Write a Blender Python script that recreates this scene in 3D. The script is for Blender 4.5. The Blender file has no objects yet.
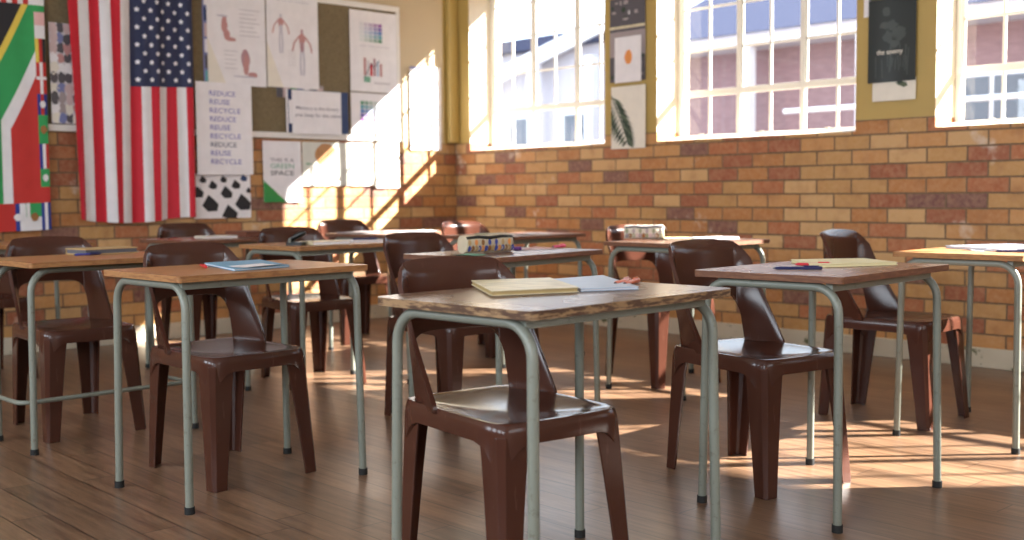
import bpy, bmesh, math, random
from mathutils import Vector, Matrix, noise
PI = math.pi
C = bpy.context.scene.collection
scn = bpy.context.scene

# ------------------------------------------------------------------ camera
cd = bpy.data.cameras.new('camera'); cam = bpy.data.objects.new('camera', cd); C.objects.link(cam)
fw = Vector((-0.73039, 0.67961, -0.068247)); rt = Vector((0.68158, 0.73170, -0.008081)); up = Vector((-0.044444, 0.052418, 0.997636))
cam.matrix_world = Matrix(((rt.x, up.x, -fw.x, 0), (rt.y, up.y, -fw.y, 0), (rt.z, up.z, -fw.z, 0.9635), (0, 0, 0, 1)))
cd.sensor_width = 36; cd.lens = 39.488; cd.clip_start = 0.05; cd.clip_end = 200
cd.dof.use_dof = True; cd.dof.focus_distance = 3.3; cd.dof.aperture_fstop = 2.8
scn.camera = cam

# ------------------------------------------------------------------ world, sun, fill lamps, exposure
w = bpy.data.worlds.new('sky'); scn.world = w; w.use_nodes = True
nt = w.node_tree; bg = nt.nodes['Background']; bg.inputs['Color'].default_value = (0.72, 0.84, 1.0, 1); bg.inputs['Strength'].default_value = 3.5
sl = bpy.data.lights.new('sun', 'SUN'); sun = bpy.data.objects.new('sun', sl); C.objects.link(sun)
sun.rotation_euler = Vector((-1.0, -1.2, -0.96)).to_track_quat('-Z', 'Y').to_euler()
sl.energy = 36.0; sl.angle = math.radians(0.6); sl.color = (1.0, 0.95, 0.88)
def area(name, loc, rot, sx, sy, e, col):
    l = bpy.data.lights.new(name, 'AREA'); l.shape = 'RECTANGLE'; l.size = sx; l.size_y = sy; l.energy = e; l.color = col
    o = bpy.data.objects.new(name, l); C.objects.link(o); o.location = loc; o.rotation_euler = rot; return o
for i in range(4):   # added fill lamps, standing in for unseen windows on the opposite side
    area('fill_light', (-5.6 + i * 2.3, -2.55, 1.85), (-PI / 2, 0, PI), 1.5, 1.1, 62, (0.80, 0.90, 1.0))
area('fill_light', (2.75, 1.5, 1.9), (0, PI / 2, 0), 1.2, 3.2, 40, (0.92, 0.95, 1.0))  # fill lamp added in front of the right wall, which has no window
scn.view_settings.view_transform = 'Standard'; scn.view_settings.look = 'None'; scn.view_settings.gamma = 1.0
scn.view_settings.use_curve_mapping = False; scn.view_settings.exposure = 0.55
scn.cycles.use_denoising = True; scn.cycles.max_bounces = 7; scn.cycles.transparent_max_bounces = 16
scn.cycles.caustics_reflective = False; scn.cycles.caustics_refractive = False

XW, YW, ZC = -7.106, 5.992, 3.1
X2, Y2 = 2.9, -2.7
SILL, HEAD, BRT = 1.31, 2.57, 1.372

# ------------------------------------------------------------------ materials
class N:
    def __init__(s, name):
        s.m = bpy.data.materials.new(name); s.m.use_nodes = True; s.t = s.m.node_tree; s.t.nodes.clear()
        s.out = s.t.nodes.new('ShaderNodeOutputMaterial')
    def n(s, typ, **kw):
        nd = s.t.nodes.new(typ)
        for k, v in kw.items():
            if k[0] == '_': nd.inputs[k[1:].replace('_', ' ')].default_value = v
            else: setattr(nd, k, v)
        return nd
    def l(s, a, b): s.t.links.new(a, b)
    def math(s, op, a, b=None, c=None):
        nd = s.n('ShaderNodeMath', operation=op)
        for i, v in enumerate((a, b, c)):
            if v is None: continue
            if isinstance(v, (int, float)): nd.inputs[i].default_value = v
            else: s.l(v, nd.inputs[i])
        return nd.outputs[0]
    def mix(s, f, a, b, mode='MIX'):
        nd = s.n('ShaderNodeMix', data_type='RGBA', blend_type=mode)
        for i, v in ((0, f), (6, a), (7, b)):
            if isinstance(v, (int, float)): nd.inputs[i].default_value = v
            elif isinstance(v, tuple): nd.inputs[i].default_value = (*v, 1) if len(v) == 3 else v
            else: s.l(v, nd.inputs[i])
        return nd.outputs[2]
    def ramp(s, f, stops, interp='LINEAR'):
        nd = s.n('ShaderNodeValToRGB'); cr = nd.color_ramp; cr.interpolation = interp
        while len(cr.elements) < len(stops): cr.elements.new(0.5)
        for e, (p, c) in zip(cr.elements, stops): e.position = p; e.color = (*c, 1) if len(c) == 3 else c
        s.l(f, nd.inputs[0]); return nd.outputs[0]
    def coord(s, kind='Object'): return s.n('ShaderNodeTexCoord').outputs[kind]
    def noise(s, vec, scale, detail=3, rough=0.5, sc=None):
        if sc is not None:
            mp = s.n('ShaderNodeMapping'); s.l(vec, mp.inputs[0]); mp.inputs['Scale'].default_value = sc; vec = mp.outputs[0]
        nd = s.n('ShaderNodeTexNoise'); s.l(vec, nd.inputs['Vector'])
        nd.inputs['Scale'].default_value = scale; nd.inputs['Detail'].default_value = detail; nd.inputs['Roughness'].default_value = rough
        return nd.outputs[0]
    def bsdf(s, col, rough=0.5, spec=0.5, metal=0.0, bump=None, bstr=0.2, bdist=0.002, coat=0.0, trans=0.0, croug=0.1):
        b = s.n('ShaderNodeBsdfPrincipled')
        def put(k, v):
            if isinstance(v, tuple): b.inputs[k].default_value = (*v, 1) if len(v) == 3 else v
            elif isinstance(v, (int, float)): b.inputs[k].default_value = v
            else: s.l(v, b.inputs[k])
        put('Base Color', col); put('Roughness', rough); put('Specular IOR Level', spec); put('Metallic', metal)
        put('Coat Weight', coat); put('Coat Roughness', croug)
        if bump is not None:
            bp = s.n('ShaderNodeBump'); bp.inputs['Strength'].default_value = bstr; bp.inputs['Distance'].default_value = bdist
            s.l(bump, bp.inputs['Height']); s.l(bp.outputs[0], b.inputs['Normal'])
        s.l(b.outputs[0], s.out.inputs[0]); return s.m

def flat(name, col, rough=0.6, spec=0.4, var=0.06, scale=14, **kw):
    a = N(name); nz = a.noise(a.coord(), scale)
    d = tuple(max(0, c * (1 - var * 2)) for c in col); e = tuple(min(1, c * (1 + var)) for c in col)
    return a.bsdf(a.mix(nz, d, e), rough, spec, **kw)

def brick_mat(name, axis, x0):
    a = N(name); sep = a.n('ShaderNodeSeparateXYZ'); g = a.n('ShaderNodeNewGeometry'); a.l(g.outputs['Position'], sep.inputs[0])
    wob = a.noise(g.outputs['Position'], 9, 2)
    u = a.math('DIVIDE', a.math('ADD', a.math('SUBTRACT', sep.outputs[axis], x0), a.math('MULTIPLY', a.math('SUBTRACT', wob, 0.5), 0.008)), 0.232)
    v = a.math('DIVIDE', a.math('ADD', a.math('SUBTRACT', sep.outputs[2], 1.1997 - 0.08498 * 20), a.math('MULTIPLY', a.math('SUBTRACT', wob, 0.5), 0.006)), 0.08498)
    row = a.math('FLOOR', v)
    u = a.math('ADD', u, a.math('MULTIPLY', a.math('MODULO', row, 2.0), 0.5))
    u = a.math('ADD', u, 50.0)
    cell = a.math('FLOOR', u)
    fu = a.math('FRACT', u); fv = a.math('FRACT', v)
    du = a.math('MULTIPLY', a.math('MINIMUM', fu, a.math('SUBTRACT', 1.0, fu)), 0.232)
    dv = a.math('MULTIPLY', a.math('MINIMUM', fv, a.math('SUBTRACT', 1.0, fv)), 0.08498)
    dm = a.math('MINIMUM', du, dv)
    dm = a.math('ADD', dm, a.math('MULTIPLY', a.math('SUBTRACT', a.noise(g.outputs['Position'], 60, 3), 0.5), 0.004))
    mr = a.n('ShaderNodeMapRange'); a.l(dm, mr.inputs[0]); mr.inputs[1].default_value = 0.0035; mr.inputs[2].default_value = 0.0065
    body = mr.outputs[0]
    cv = a.n('ShaderNodeCombineXYZ'); a.l(cell, cv.inputs[0]); a.l(row, cv.inputs[1])
    wn = a.n('ShaderNodeTexWhiteNoise', noise_dimensions='2D'); a.l(cv.outputs[0], wn.inputs['Vector'])
    wn2 = a.n('ShaderNodeTexWhiteNoise', noise_dimensions='3D'); cv2 = a.n('ShaderNodeVectorMath', operation='ADD'); a.l(cv.outputs[0], cv2.inputs[0]); cv2.inputs[1].default_value = (3, 7, 5); a.l(cv2.outputs[0], wn2.inputs['Vector'])
    base = a.ramp(wn.outputs['Value'], [(0.0, (0.47, 0.25, 0.085)), (0.20, (0.56, 0.33, 0.14)), (0.36, (0.42, 0.17, 0.050)), (0.54, (0.50, 0.24, 0.08)), (0.68, (0.30, 0.085, 0.038)), (0.82, (0.38, 0.12, 0.045)), (0.93, (0.17, 0.065, 0.055))], 'CONSTANT')
    fine = a.noise(g.outputs['Position'], 40, 5, 0.65)
    patch = a.noise(g.outputs['Position'], 9, 3)
    col = a.mix(a.ramp(fine, [(0.35, (0, 0, 0)), (0.75, (1, 1, 1))]), base, a.mix(0.35, base, (0.62, 0.40, 0.22)), 'MIX')
    col = a.mix(a.ramp(patch, [(0.50, (0, 0, 0)), (0.70, (0.55, 0.55, 0.55))]), col, a.mix(0.6, base, (0.25, 0.09, 0.04)))
    ef = a.ramp(a.noise(g.outputs['Position'], 3.5, 4, 0.6), [(0.63, (0, 0, 0)), (0.71, (0.7, 0.7, 0.7))])   # lime bloom
    col = a.mix(ef, col, (0.66, 0.55, 0.45))
    mort = a.mix(fine, (0.11, 0.062, 0.03), (0.26, 0.165, 0.095))
    col = a.mix(body, mort, col)
    h = a.math('ADD', a.math('MULTIPLY', body, 1.0), a.math('MULTIPLY', fine, 0.25))
    return a.bsdf(col, 0.55, 0.35, bump=h, bstr=0.6, bdist=0.006)

def floor_mat():
    a = N('plank_floor'); P = a.coord('Object'); sep = a.n('ShaderNodeSeparateXYZ'); a.l(P, sep.inputs[0])
    v = a.math('DIVIDE', sep.outputs[1], 0.114); row = a.math('FLOOR', v); fv = a.math('FRACT', v)
    rn = a.n('ShaderNodeTexWhiteNoise', noise_dimensions='1D'); a.l(row, rn.inputs['W'])
    u = a.math('DIVIDE', a.math('ADD', sep.outputs[0], a.math('MULTIPLY', rn.outputs['Value'], 3.0)), 1.35)
    cell = a.math('FLOOR', u); fu = a.math('FRACT', u)
    cv = a.n('ShaderNodeCombineXYZ'); a.l(cell, cv.inputs[0]); a.l(row, cv.inputs[1])
    wn = a.n('ShaderNodeTexWhiteNoise', noise_dimensions='2D'); a.l(cv.outputs[0], wn.inputs['Vector'])
    off = a.n('ShaderNodeVectorMath', operation='MULTIPLY_ADD'); a.l(wn.outputs['Color'], off.inputs[0]); off.inputs[1].default_value = (9, 9, 9); a.l(P, off.inputs[2])
    grain = a.noise(off.outputs[0], 3.2, 6, 0.62, (1.0, 13.0, 1.0))
    fine = a.noise(off.outputs[0], 26, 4, 0.6, (0.7, 9.0, 1.0))
    blot = a.noise(P, 1.6, 4, 0.55, (0.6, 1.0, 1.0))
    base = a.ramp(wn.outputs['Value'], [(0.0, (0.092, 0.040, 0.020)), (0.35, (0.18, 0.082, 0.041)), (0.7, (0.265, 0.130, 0.068)), (1.0, (0.13, 0.056, 0.028))])
    col = a.mix(a.ramp(grain, [(0.3, (0, 0, 0)), (0.7, (1, 1, 1))]), a.mix(0.65, base, (0.055, 0.032, 0.02)), a.mix(0.4, base, (0.38, 0.25, 0.15)))
    col = a.mix(a.ramp(fine, [(0.45, (0, 0, 0)), (0.75, (0.6, 0.6, 0.6))]), col, (0.09, 0.045, 0.025))
    col = a.mix(a.ramp(blot, [(0.45, (0, 0, 0)), (0.75, (0.55, 0.55, 0.55))]), col, a.mix(0.5, col, (0.08, 0.04, 0.02)))
    gap = a.math('MINIMUM', a.math('MULTIPLY', a.math('MINIMUM', fv, a.math('SUBTRACT', 1.0, fv)), 0.114), a.math('MULTIPLY', a.math('MINIMUM', fu, a.math('SUBTRACT', 1.0, fu)), 1.35))
    g = a.n('ShaderNodeMapRange'); a.l(gap, g.inputs[0]); g.inputs[1].default_value = 0.0010; g.inputs[2].default_value = 0.0030
    col = a.mix(g.outputs[0], (0.03, 0.016, 0.01), col)
    r = a.math('ADD', 0.21, a.math('MULTIPLY', blot, 0.22))
    h = a.math('ADD', g.outputs[0], a.math('MULTIPLY', grain, 0.3))
    return a.bsdf(col, r, 0.85, bump=h, bstr=0.10, bdist=0.002)

def wood_mat(name, c1, c2, rough=0.3, axis=(9.0, 1.0, 1.0), worn=0.25):
    a = N(name); P = a.coord('Object')
    g = a.noise(P, 5.5, 6, 0.6, axis); f = a.noise(P, 60, 3, 0.6, axis); b = a.noise(P, 5, 4)
    col = a.mix(a.ramp(g, [(0.3, (0, 0, 0)), (0.7, (1, 1, 1))]), c1, c2)
    col = a.mix(a.ramp(f, [(0.5, (0, 0, 0)), (0.8, (0.5, 0.5, 0.5))]), col, tuple(x * 0.5 for x in c1))
    col = a.mix(a.ramp(b, [(0.55, (0, 0, 0)), (0.75, (worn, worn, worn))]), col, tuple(min(1, x * 1.6 + 0.05) for x in c2))
    return a.bsdf(col, a.math('ADD', rough, a.math('MULTIPLY', b, 0.15)), 0.32, bump=g, bstr=0.04)

def edge_mat(name, c1, c2, chip):
    a = N(name); P = a.coord('Object'); n1 = a.noise(P, 20, 5, 0.7, (1, 1, 6.0))
    col = a.mix(a.ramp(n1, [(0.5 - chip, (0, 0, 0)), (0.56 - chip * 0.5, (1, 1, 1))]), c1, c2)
    return a.bsdf(col, 0.6, 0.3, bump=n1, bstr=0.4)

def plastic(name, col, rough=0.24):
    a = N(name); P = a.coord('Object'); n = a.noise(P, 5, 4); sc = a.noise(P, 90, 2, 0.5, (1, 1, 0.15))
    c = a.mix(n, tuple(x * 0.8 for x in col), tuple(min(1, x * 1.2) for x in col))
    c = a.mix(a.ramp(sc, [(0.68, (0, 0, 0)), (0.8, (0.5, 0.5, 0.5))]), c, tuple(min(1, x * 1.9 + 0.02) for x in col))
    return a.bsdf(c, a.math('ADD', rough, a.math('MULTIPLY', n, 0.10)), 0.29, bump=n, bstr=0.01)

def glass_mat():
    a = N('window_glass'); t = a.n('ShaderNodeBsdfTransparent'); t.inputs[0].default_value = (0.96, 0.97, 0.97, 1)
    g = a.n('ShaderNodeBsdfGlossy'); g.inputs['Roughness'].default_value = 0.02
    f = a.n('ShaderNodeLayerWeight'); f.inputs[0].default_value = 0.5
    ff = a.math('ADD', 0.02, a.math('MULTIPLY', a.math('POWER', f.outputs['Facing'], 5.0), 0.6))
    mx = a.n('ShaderNodeMixShader'); a.l(ff, mx.inputs[0]); a.l(t.outputs[0], mx.inputs[1]); a.l(g.outputs[0], mx.inputs[2]); a.l(mx.outputs[0], a.out.inputs[0])
    return a.m

M = {}
M['brick_y'] = brick_mat('brick_window_wall', 0, -6.860)
M['brick_x'] = brick_mat('brick_flag_wall', 1, 0.3)
M['floor'] = floor_mat()
M['mustard'] = flat('mustard_paint', (0.47, 0.32, 0.095), 0.45, scale=4, var=0.05)
M['beige'] = flat('beige_paint', (0.56, 0.43, 0.27), 0.6, scale=3, var=0.04)
M['cream'] = flat('cream_paint', (0.66, 0.57, 0.44), 0.5, scale=5, var=0.04)
M['frame'] = flat('window_frame_paint', (0.80, 0.76, 0.68), 0.4, var=0.03)
M['ceiling'] = flat('ceiling_paint', (0.78, 0.76, 0.72), 0.8, scale=3, var=0.02)
M['plinth'] = (lambda a: a.bsdf(a.mix(a.ramp(a.noise(a.coord(), 9, 5, 0.7), [(0.60, (0, 0, 0)), (0.66, (1, 1, 1))]), a.mix(a.noise(a.coord(), 4), (0.50, 0.44, 0.33), (0.66, 0.60, 0.48)), (0.10, 0.11, 0.05)), 0.7, 0.3))(N('stained_plinth_paint'))
M['plastic'] = plastic('brown_chair_plastic', (0.062, 0.022, 0.014), 0.12)
M['tube'] = (lambda a: a.bsdf(a.mix(a.ramp(a.noise(a.coord(), 50, 4, 0.7), [(0.58, (0, 0, 0)), (0.7, (0.8, 0.8, 0.8))]), (0.19, 0.20, 0.165), (0.12, 0.11, 0.08)), 0.38, 0.5))(N('grey_green_tube_paint'))
M['rubber'] = flat('black_rubber', (0.012, 0.012, 0.012), 0.7)
M['top_orange'] = wood_mat('orange_oak_top', (0.37, 0.15, 0.05), (0.50, 0.235, 0.085), 0.25)
M['top_brown'] = wood_mat('brown_oak_top', (0.085, 0.038, 0.023), (0.15, 0.072, 0.043), 0.2, worn=0.25)
M['top_red'] = wood_mat('red_brown_top', (0.21, 0.075, 0.038), (0.31, 0.125, 0.065), 0.2)
M['edge_clean'] = edge_mat('plywood_edge', (0.34, 0.16, 0.06), (0.25, 0.11, 0.042), 0.0)
M['edge_worn'] = edge_mat('chipped_plywood_edge', (0.28, 0.17, 0.085), (0.075, 0.036, 0.02), 0.05)
M['edge_dark'] = edge_mat('dark_edge', (0.14, 0.058, 0.032), (0.19, 0.082, 0.042), 0.0)
M['glass'] = glass_mat()
def col(name, c, rough=0.65, **k): M[name] = flat(name, c, rough, **k)
col('paper', (0.82, 0.78, 0.79)); col('cream_paper', (0.78, 0.72, 0.62)); col('felt', (0.205, 0.155, 0.085), 0.95, scale=60, var=0.2)
col('board_white', (0.80, 0.75, 0.70), 0.4); col('red', (0.55, 0.012, 0.028)); col('white_cloth', (0.74, 0.70, 0.70)); col('navy', (0.022, 0.028, 0.075))
col('star', (0.85, 0.82, 0.86)); col('sa_green', (0.03, 0.30, 0.085)); col('sa_yellow', (0.75, 0.55, 0.08)); col('black_cloth', (0.02, 0.018, 0.02)); col('sa_red', (0.50, 0.028, 0.022))
col('blue_cloth', (0.02, 0.035, 0.22)); col('lilac_ink', (0.16, 0.14, 0.45)); col('grey_ink', (0.22, 0.20, 0.25)); col('ink', (0.10, 0.10, 0.12)); col('pale_ink', (0.55, 0.52, 0.58))
col('pale_grey', (0.62, 0.58, 0.60)); col('muscle', (0.52, 0.26, 0.25)); col('muscle_dark', (0.42, 0.25, 0.28)); col('poster_blue', (0.035, 0.06, 0.15)); col('poster_green', (0.04, 0.27, 0.06))
col('mint_ink', (0.20, 0.42, 0.30)); col('tree_orange', (0.52, 0.26, 0.11)); col('giraffe_paper', (0.68, 0.66, 0.58)); col('leaf_dark', (0.035, 0.055, 0.035)); col('leaf_mid', (0.10, 0.13, 0.08))
col('night', (0.022, 0.027, 0.026), 0.35); col('night_light', (0.06, 0.07, 0.065), 0.35); col('collage_dark', (0.10, 0.09, 0.10)); col('collage_grey', (0.36, 0.30, 0.30)); col('collage_pink', (0.60, 0.45, 0.44))
col('collage_blue', (0.20, 0.22, 0.42)); col('orange_print', (0.80, 0.30, 0.08)); col('teal', (0.15, 0.40, 0.42)); col('sky_blue', (0.16, 0.38, 0.56), 0.4); col('pale_blue', (0.42, 0.50, 0.62), 0.4)
col('kraft', (0.74, 0.64, 0.42), 0.4, scale=22, var=0.3); col('kraft_edge', (0.42, 0.30, 0.13)); col('pad_yellow', (0.78, 0.70, 0.42)); col('pen_red', (0.55, 0.02, 0.03), 0.3); col('pen_navy', (0.015, 0.018, 0.08), 0.3)
col('pen_blue', (0.06, 0.07, 0.35), 0.3); col('coral', (0.70, 0.16, 0.07), 0.35); col('pink', (0.75, 0.06, 0.16), 0.35); col('pink_paper', (0.72, 0.42, 0.40)); col('black_plastic', (0.012, 0.013, 0.012), 0.3)
col('purple', (0.15, 0.05, 0.25)); col('green_grey', (0.30, 0.31, 0.20)); col('case_base', (0.62, 0.56, 0.46)); col('case_blue', (0.06, 0.08, 0.32)); col('case_brown', (0.30, 0.13, 0.04)); col('case_cream', (0.58, 0.48, 0.34))
col('book_brown', (0.16, 0.055, 0.03)); col('book_tan', (0.50, 0.33, 0.15)); col('socket', (0.72, 0.70, 0.66), 0.35); col('flag_violet', (0.16, 0.05, 0.18))
# outdoors
M['ext_brick'] = (lambda a: a.bsdf((lambda b: b)(a.mix(a.noise(a.coord(), 6, 3, 0.6, (1, 1, 5)), (0.12, 0.07, 0.075), (0.32, 0.205, 0.205))), 0.8, 0.2))(N('outdoor_red_brick'))
col('ext_pale', (0.42, 0.39, 0.42)); col('ext_roof', (0.05, 0.055, 0.09), 1.0, spec=0.05); col('ext_white', (0.70, 0.69, 0.70), 0.5); col('ext_glass', (0.10, 0.11, 0.13), 0.4); col('ext_ground', (0.40, 0.36, 0.33), 0.9); col('ext_green', (0.05, 0.09, 0.05), 0.7)

# ------------------------------------------------------------------ mesh builder
class MB:
    def __init__(s): s.v = []; s.f = []; s.m = []; s.mats = []; s.sm = []; s.T = Matrix()
    def mi(s, m):
        m = M[m] if isinstance(m, str) else m
        if m not in s.mats: s.mats.append(m)
        return s.mats.index(m)
    def add(s, vs, fs, m, smooth=False):
        b = len(s.v); s.v += [s.T @ Vector(p) for p in vs]
        for i, f in enumerate(fs):
            s.f.append([b + k for k in f]); s.m.append(s.mi(m[i] if isinstance(m, list) else m)); s.sm.append(smooth)
    def box(s, a, b, m):
        x0, y0, z0 = a; x1, y1, z1 = b
        s.add([(x0, y0, z0), (x1, y0, z0), (x1, y1, z0), (x0, y1, z0), (x0, y0, z1), (x1, y0, z1), (x1, y1, z1), (x0, y1, z1)],
              [(0, 3, 2, 1), (4, 5, 6, 7), (0, 1, 5, 4), (1, 2, 6, 5), (2, 3, 7, 6), (3, 0, 4, 7)], m)
    def grid(s, fn, nu, nv, m, smooth=True, flip=False):
        vs = [fn(i / nu, j / nv) for j in range(nv + 1) for i in range(nu + 1)]
        fs = []; ms = []
        for j in range(nv):
            for i in range(nu):
                a = j * (nu + 1) + i; q = (a, a + 1, a + nu + 2, a + nu + 1)
                fs.append(q[::-1] if flip else q)
                if callable(m): ms.append(m((i + .5) / nu, (j + .5) / nv))
        s.add(vs, fs, ms if callable(m) else m, smooth)
    def loft(s, secs, m, caps=True, smooth=False, closed=True):
        n = len(secs[0]); vs = [p for q in secs for p in q]; fs = []
        for j in range(len(secs) - 1):
            for i in range(n if closed else n - 1):
                k = (i + 1) % n; fs.append((j * n + i, j * n + k, (j + 1) * n + k, (j + 1) * n + i))
        s.add(vs, fs, m, smooth)
        if caps:
            s.add(secs[0], [tuple(range(n))[::-1]], m); s.add(secs[-1], [tuple(range(n))], m)
    def tube(s, pts, r, m, n=12, caps=True):
        pts = [Vector(p) for p in pts]; secs = []
        t0 = (pts[1] - pts[0]).normalized(); ref = Vector((0, 0, 1)) if abs(t0.z) < .9 else Vector((1, 0, 0))
        nn = t0.cross(ref).normalized()
        for i, p in enumerate(pts):
            t = (pts[min(i + 1, len(pts) - 1)] - pts[max(i - 1, 0)]).normalized()
            nn = (nn - t * nn.dot(t)).normalized(); b = t.cross(nn); rr = r[i] if isinstance(r, (list, tuple)) else r
            secs.append([p + (nn * math.cos(2 * PI * k / n) + b * math.sin(2 * PI * k / n)) * rr for k in range(n)])
        s.loft(secs, m, caps, True)
    def prism(s, poly, z0, z1, m, msides=None):
        n = len(poly); lo = [(x, y, z0) for x, y in poly]; hi = [(x, y, z1) for x, y in poly]
        s.add(lo + hi, [tuple(range(n))[::-1], tuple(range(n, 2 * n))], m)
        s.add(lo + hi, [(i, (i + 1) % n, n + (i + 1) % n, n + i) for i in range(n)], msides or m)
    def build(s, name, parent=None, loc=None, rot=0, **props):
        me = bpy.data.meshes.new(name); me.from_pydata([tuple(p) for p in s.v], [], s.f)
        for m in s.mats: me.materials.append(m)
        me.polygons.foreach_set('material_index', s.m); me.polygons.foreach_set('use_smooth', s.sm)
        me.update(); o = bpy.data.objects.new(name, me); C.objects.link(o)
        if parent: o.parent = parent
        if loc: o.location = loc
        o.rotation_euler = (0, 0, rot)
        for k, v in props.items(): o[k] = v
        return o
def weld(o, d=0.0004):
    b = bmesh.new(); b.from_mesh(o.data); bmesh.ops.remove_doubles(b, verts=b.verts, dist=d); bmesh.ops.recalc_face_normals(b, faces=b.faces); b.to_mesh(o.data); b.free(); return o
def bevel(o, wd=0.002, seg=2, ang=0.7):
    md = o.modifiers.new('bevel', 'BEVEL'); md.width = wd; md.segments = seg; md.limit_method = 'ANGLE'; md.angle_limit = ang; return o
def thing(name, label, cat, loc, rot=0, group=None):
    o = bpy.data.objects.new(name, None); C.objects.link(o); o.location = loc; o.rotation_euler = (0, 0, rot); o.empty_display_size = .1
    o['label'] = label; o['category'] = cat
    if group: o['group'] = group
    return o
def tag(o, label, cat, group=None):
    o['label'] = label; o['category'] = cat
    if group: o['group'] = group
    return o
def struct(o): o['kind'] = 'structure'; return o
def dup(root, loc, rot, label, group, swap=None):
    r = root.copy(); C.objects.link(r); r.location = loc; r.rotation_euler = (0, 0, rot); r['label'] = label; r['group'] = group
    for ch in list(root.children):
        c = ch.copy(); C.objects.link(c); c.parent = r
        for g in ch.children:
            d = g.copy(); C.objects.link(d); d.parent = c
        if swap and ch.name.split('.')[0] == 'desktop': c.data = swap
    return r
_tc = {}
def text_shape(t, bold=0.0):
    if (t, bold) in _tc: return _tc[(t, bold)]
    cu = bpy.data.curves.new('lettering', 'FONT'); cu.body = t; cu.size = 1; cu.offset = bold; cu.resolution_u = 3
    o = bpy.data.objects.new('lettering', cu); C.objects.link(o); dg = bpy.context.evaluated_depsgraph_get()
    me = o.evaluated_get(dg).to_mesh(); vs = [(v.co.x, v.co.y) for v in me.vertices]; fs = [tuple(p.vertices) for p in me.polygons]
    o.evaluated_get(dg).to_mesh_clear(); bpy.data.objects.remove(o); bpy.data.curves.remove(cu)
    xs = [v[0] for v in vs]; x0, wd = min(xs), max(xs) - min(xs)
    _tc[(t, bold)] = ([(x - x0, y) for x, y in vs], fs, wd); return _tc[(t, bold)]

# ------------------------------------------------------------------ room shell
b = MB(); b.box((XW - .3, Y2 - .2, -.12), (X2 + .2, YW + .35, 0), 'floor'); struct(b.build('floor'))
b = MB(); b.box((XW - .3, Y2 - .2, ZC), (X2 + .2, YW + .35, ZC + .15), 'ceiling'); struct(b.build('ceiling'))
# flag wall: brick below, beige paint above, mustard strip against the corner
b = MB(); b.box((XW - .25, Y2 - .2, 0), (XW, YW + .35, BRT), 'brick_x'); b.box((XW - .25, Y2 - .2, BRT), (XW, 5.865, ZC), 'beige'); b.box((XW - .25, 5.865, BRT), (XW, YW + .35, ZC), 'mustard'); struct(b.build('wall_left'))
# window wall
WIN = [(-6.925, -5.455), (-4.974, -3.475), (-2.985, -1.45), (-0.95, 0.72), (1.70, 2.85)]
GY = 6.235   # glazing plane
YO = YW + .35
b = MB(); b.box((XW, YW, 0), (X2 + .2, YO, SILL), 'brick_y')
edges = [XW] + [e for q in WIN for e in q] + [X2 + .2]
for i in range(0, len(edges), 2):
    x0, x1 = edges[i], edges[i + 1]
    b.box((x0, YW, SILL), (x1, YO, BRT), 'brick_y')
    vs = [(x0, YW, BRT), (x1, YW, BRT), (x1, YO, BRT), (x0, YO, BRT), (x0, YW, HEAD), (x1, YW, HEAD), (x1, YO, HEAD), (x0, YO, HEAD)]
    b.add(vs, [(0, 3, 2, 1), (4, 5, 6, 7), (0, 1, 5, 4), (1, 2, 6, 5), (2, 3, 7, 6), (3, 0, 4, 7)], ['cream', 'cream', 'mustard', 'cream', 'cream', 'cream'])
b.box((XW, YW, HEAD), (X2 + .2, YO, ZC), 'mustard'); struct(b.build('wall_back'))
# eave outside above the windows
b = MB(); b.box((XW - 1.5, YO, 3.02), (X2 + 1.5, YO + .42, 3.12), 'ext_white'); struct(b.build('trim_1'))
# far sides of the room, without openings; added fill lamps stand before them
b = MB(); b.box((XW, Y2 - .2, 0), (X2 + .2, Y2, 1.2), 'brick_y'); b.box((XW, Y2 - .2, 1.2), (X2 + .2, Y2, ZC), 'cream'); struct(b.build('wall_front'))
b = MB(); b.box((X2, Y2, 0), (X2 + .2, YW, ZC), 'cream'); struct(b.build('wall_right'))
# plinths along both walls
PH = .108
b = MB(); b.box((XW, YW - .022, 0), (X2, YW, PH), 'plinth'); struct(bevel(b.build('baseboard_back'), .004))
b = MB(); b.box((XW, Y2, 0), (XW + .022, YW - .022, PH), 'plinth'); struct(bevel(b.build('baseboard_left'), .004))
# corner pilaster strip
b = MB(); b.box((XW, YW - .10, BRT), (XW + .055, YW, ZC), 'mustard'); struct(bevel(b.build('trim_2'), .012, 3))

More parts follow.
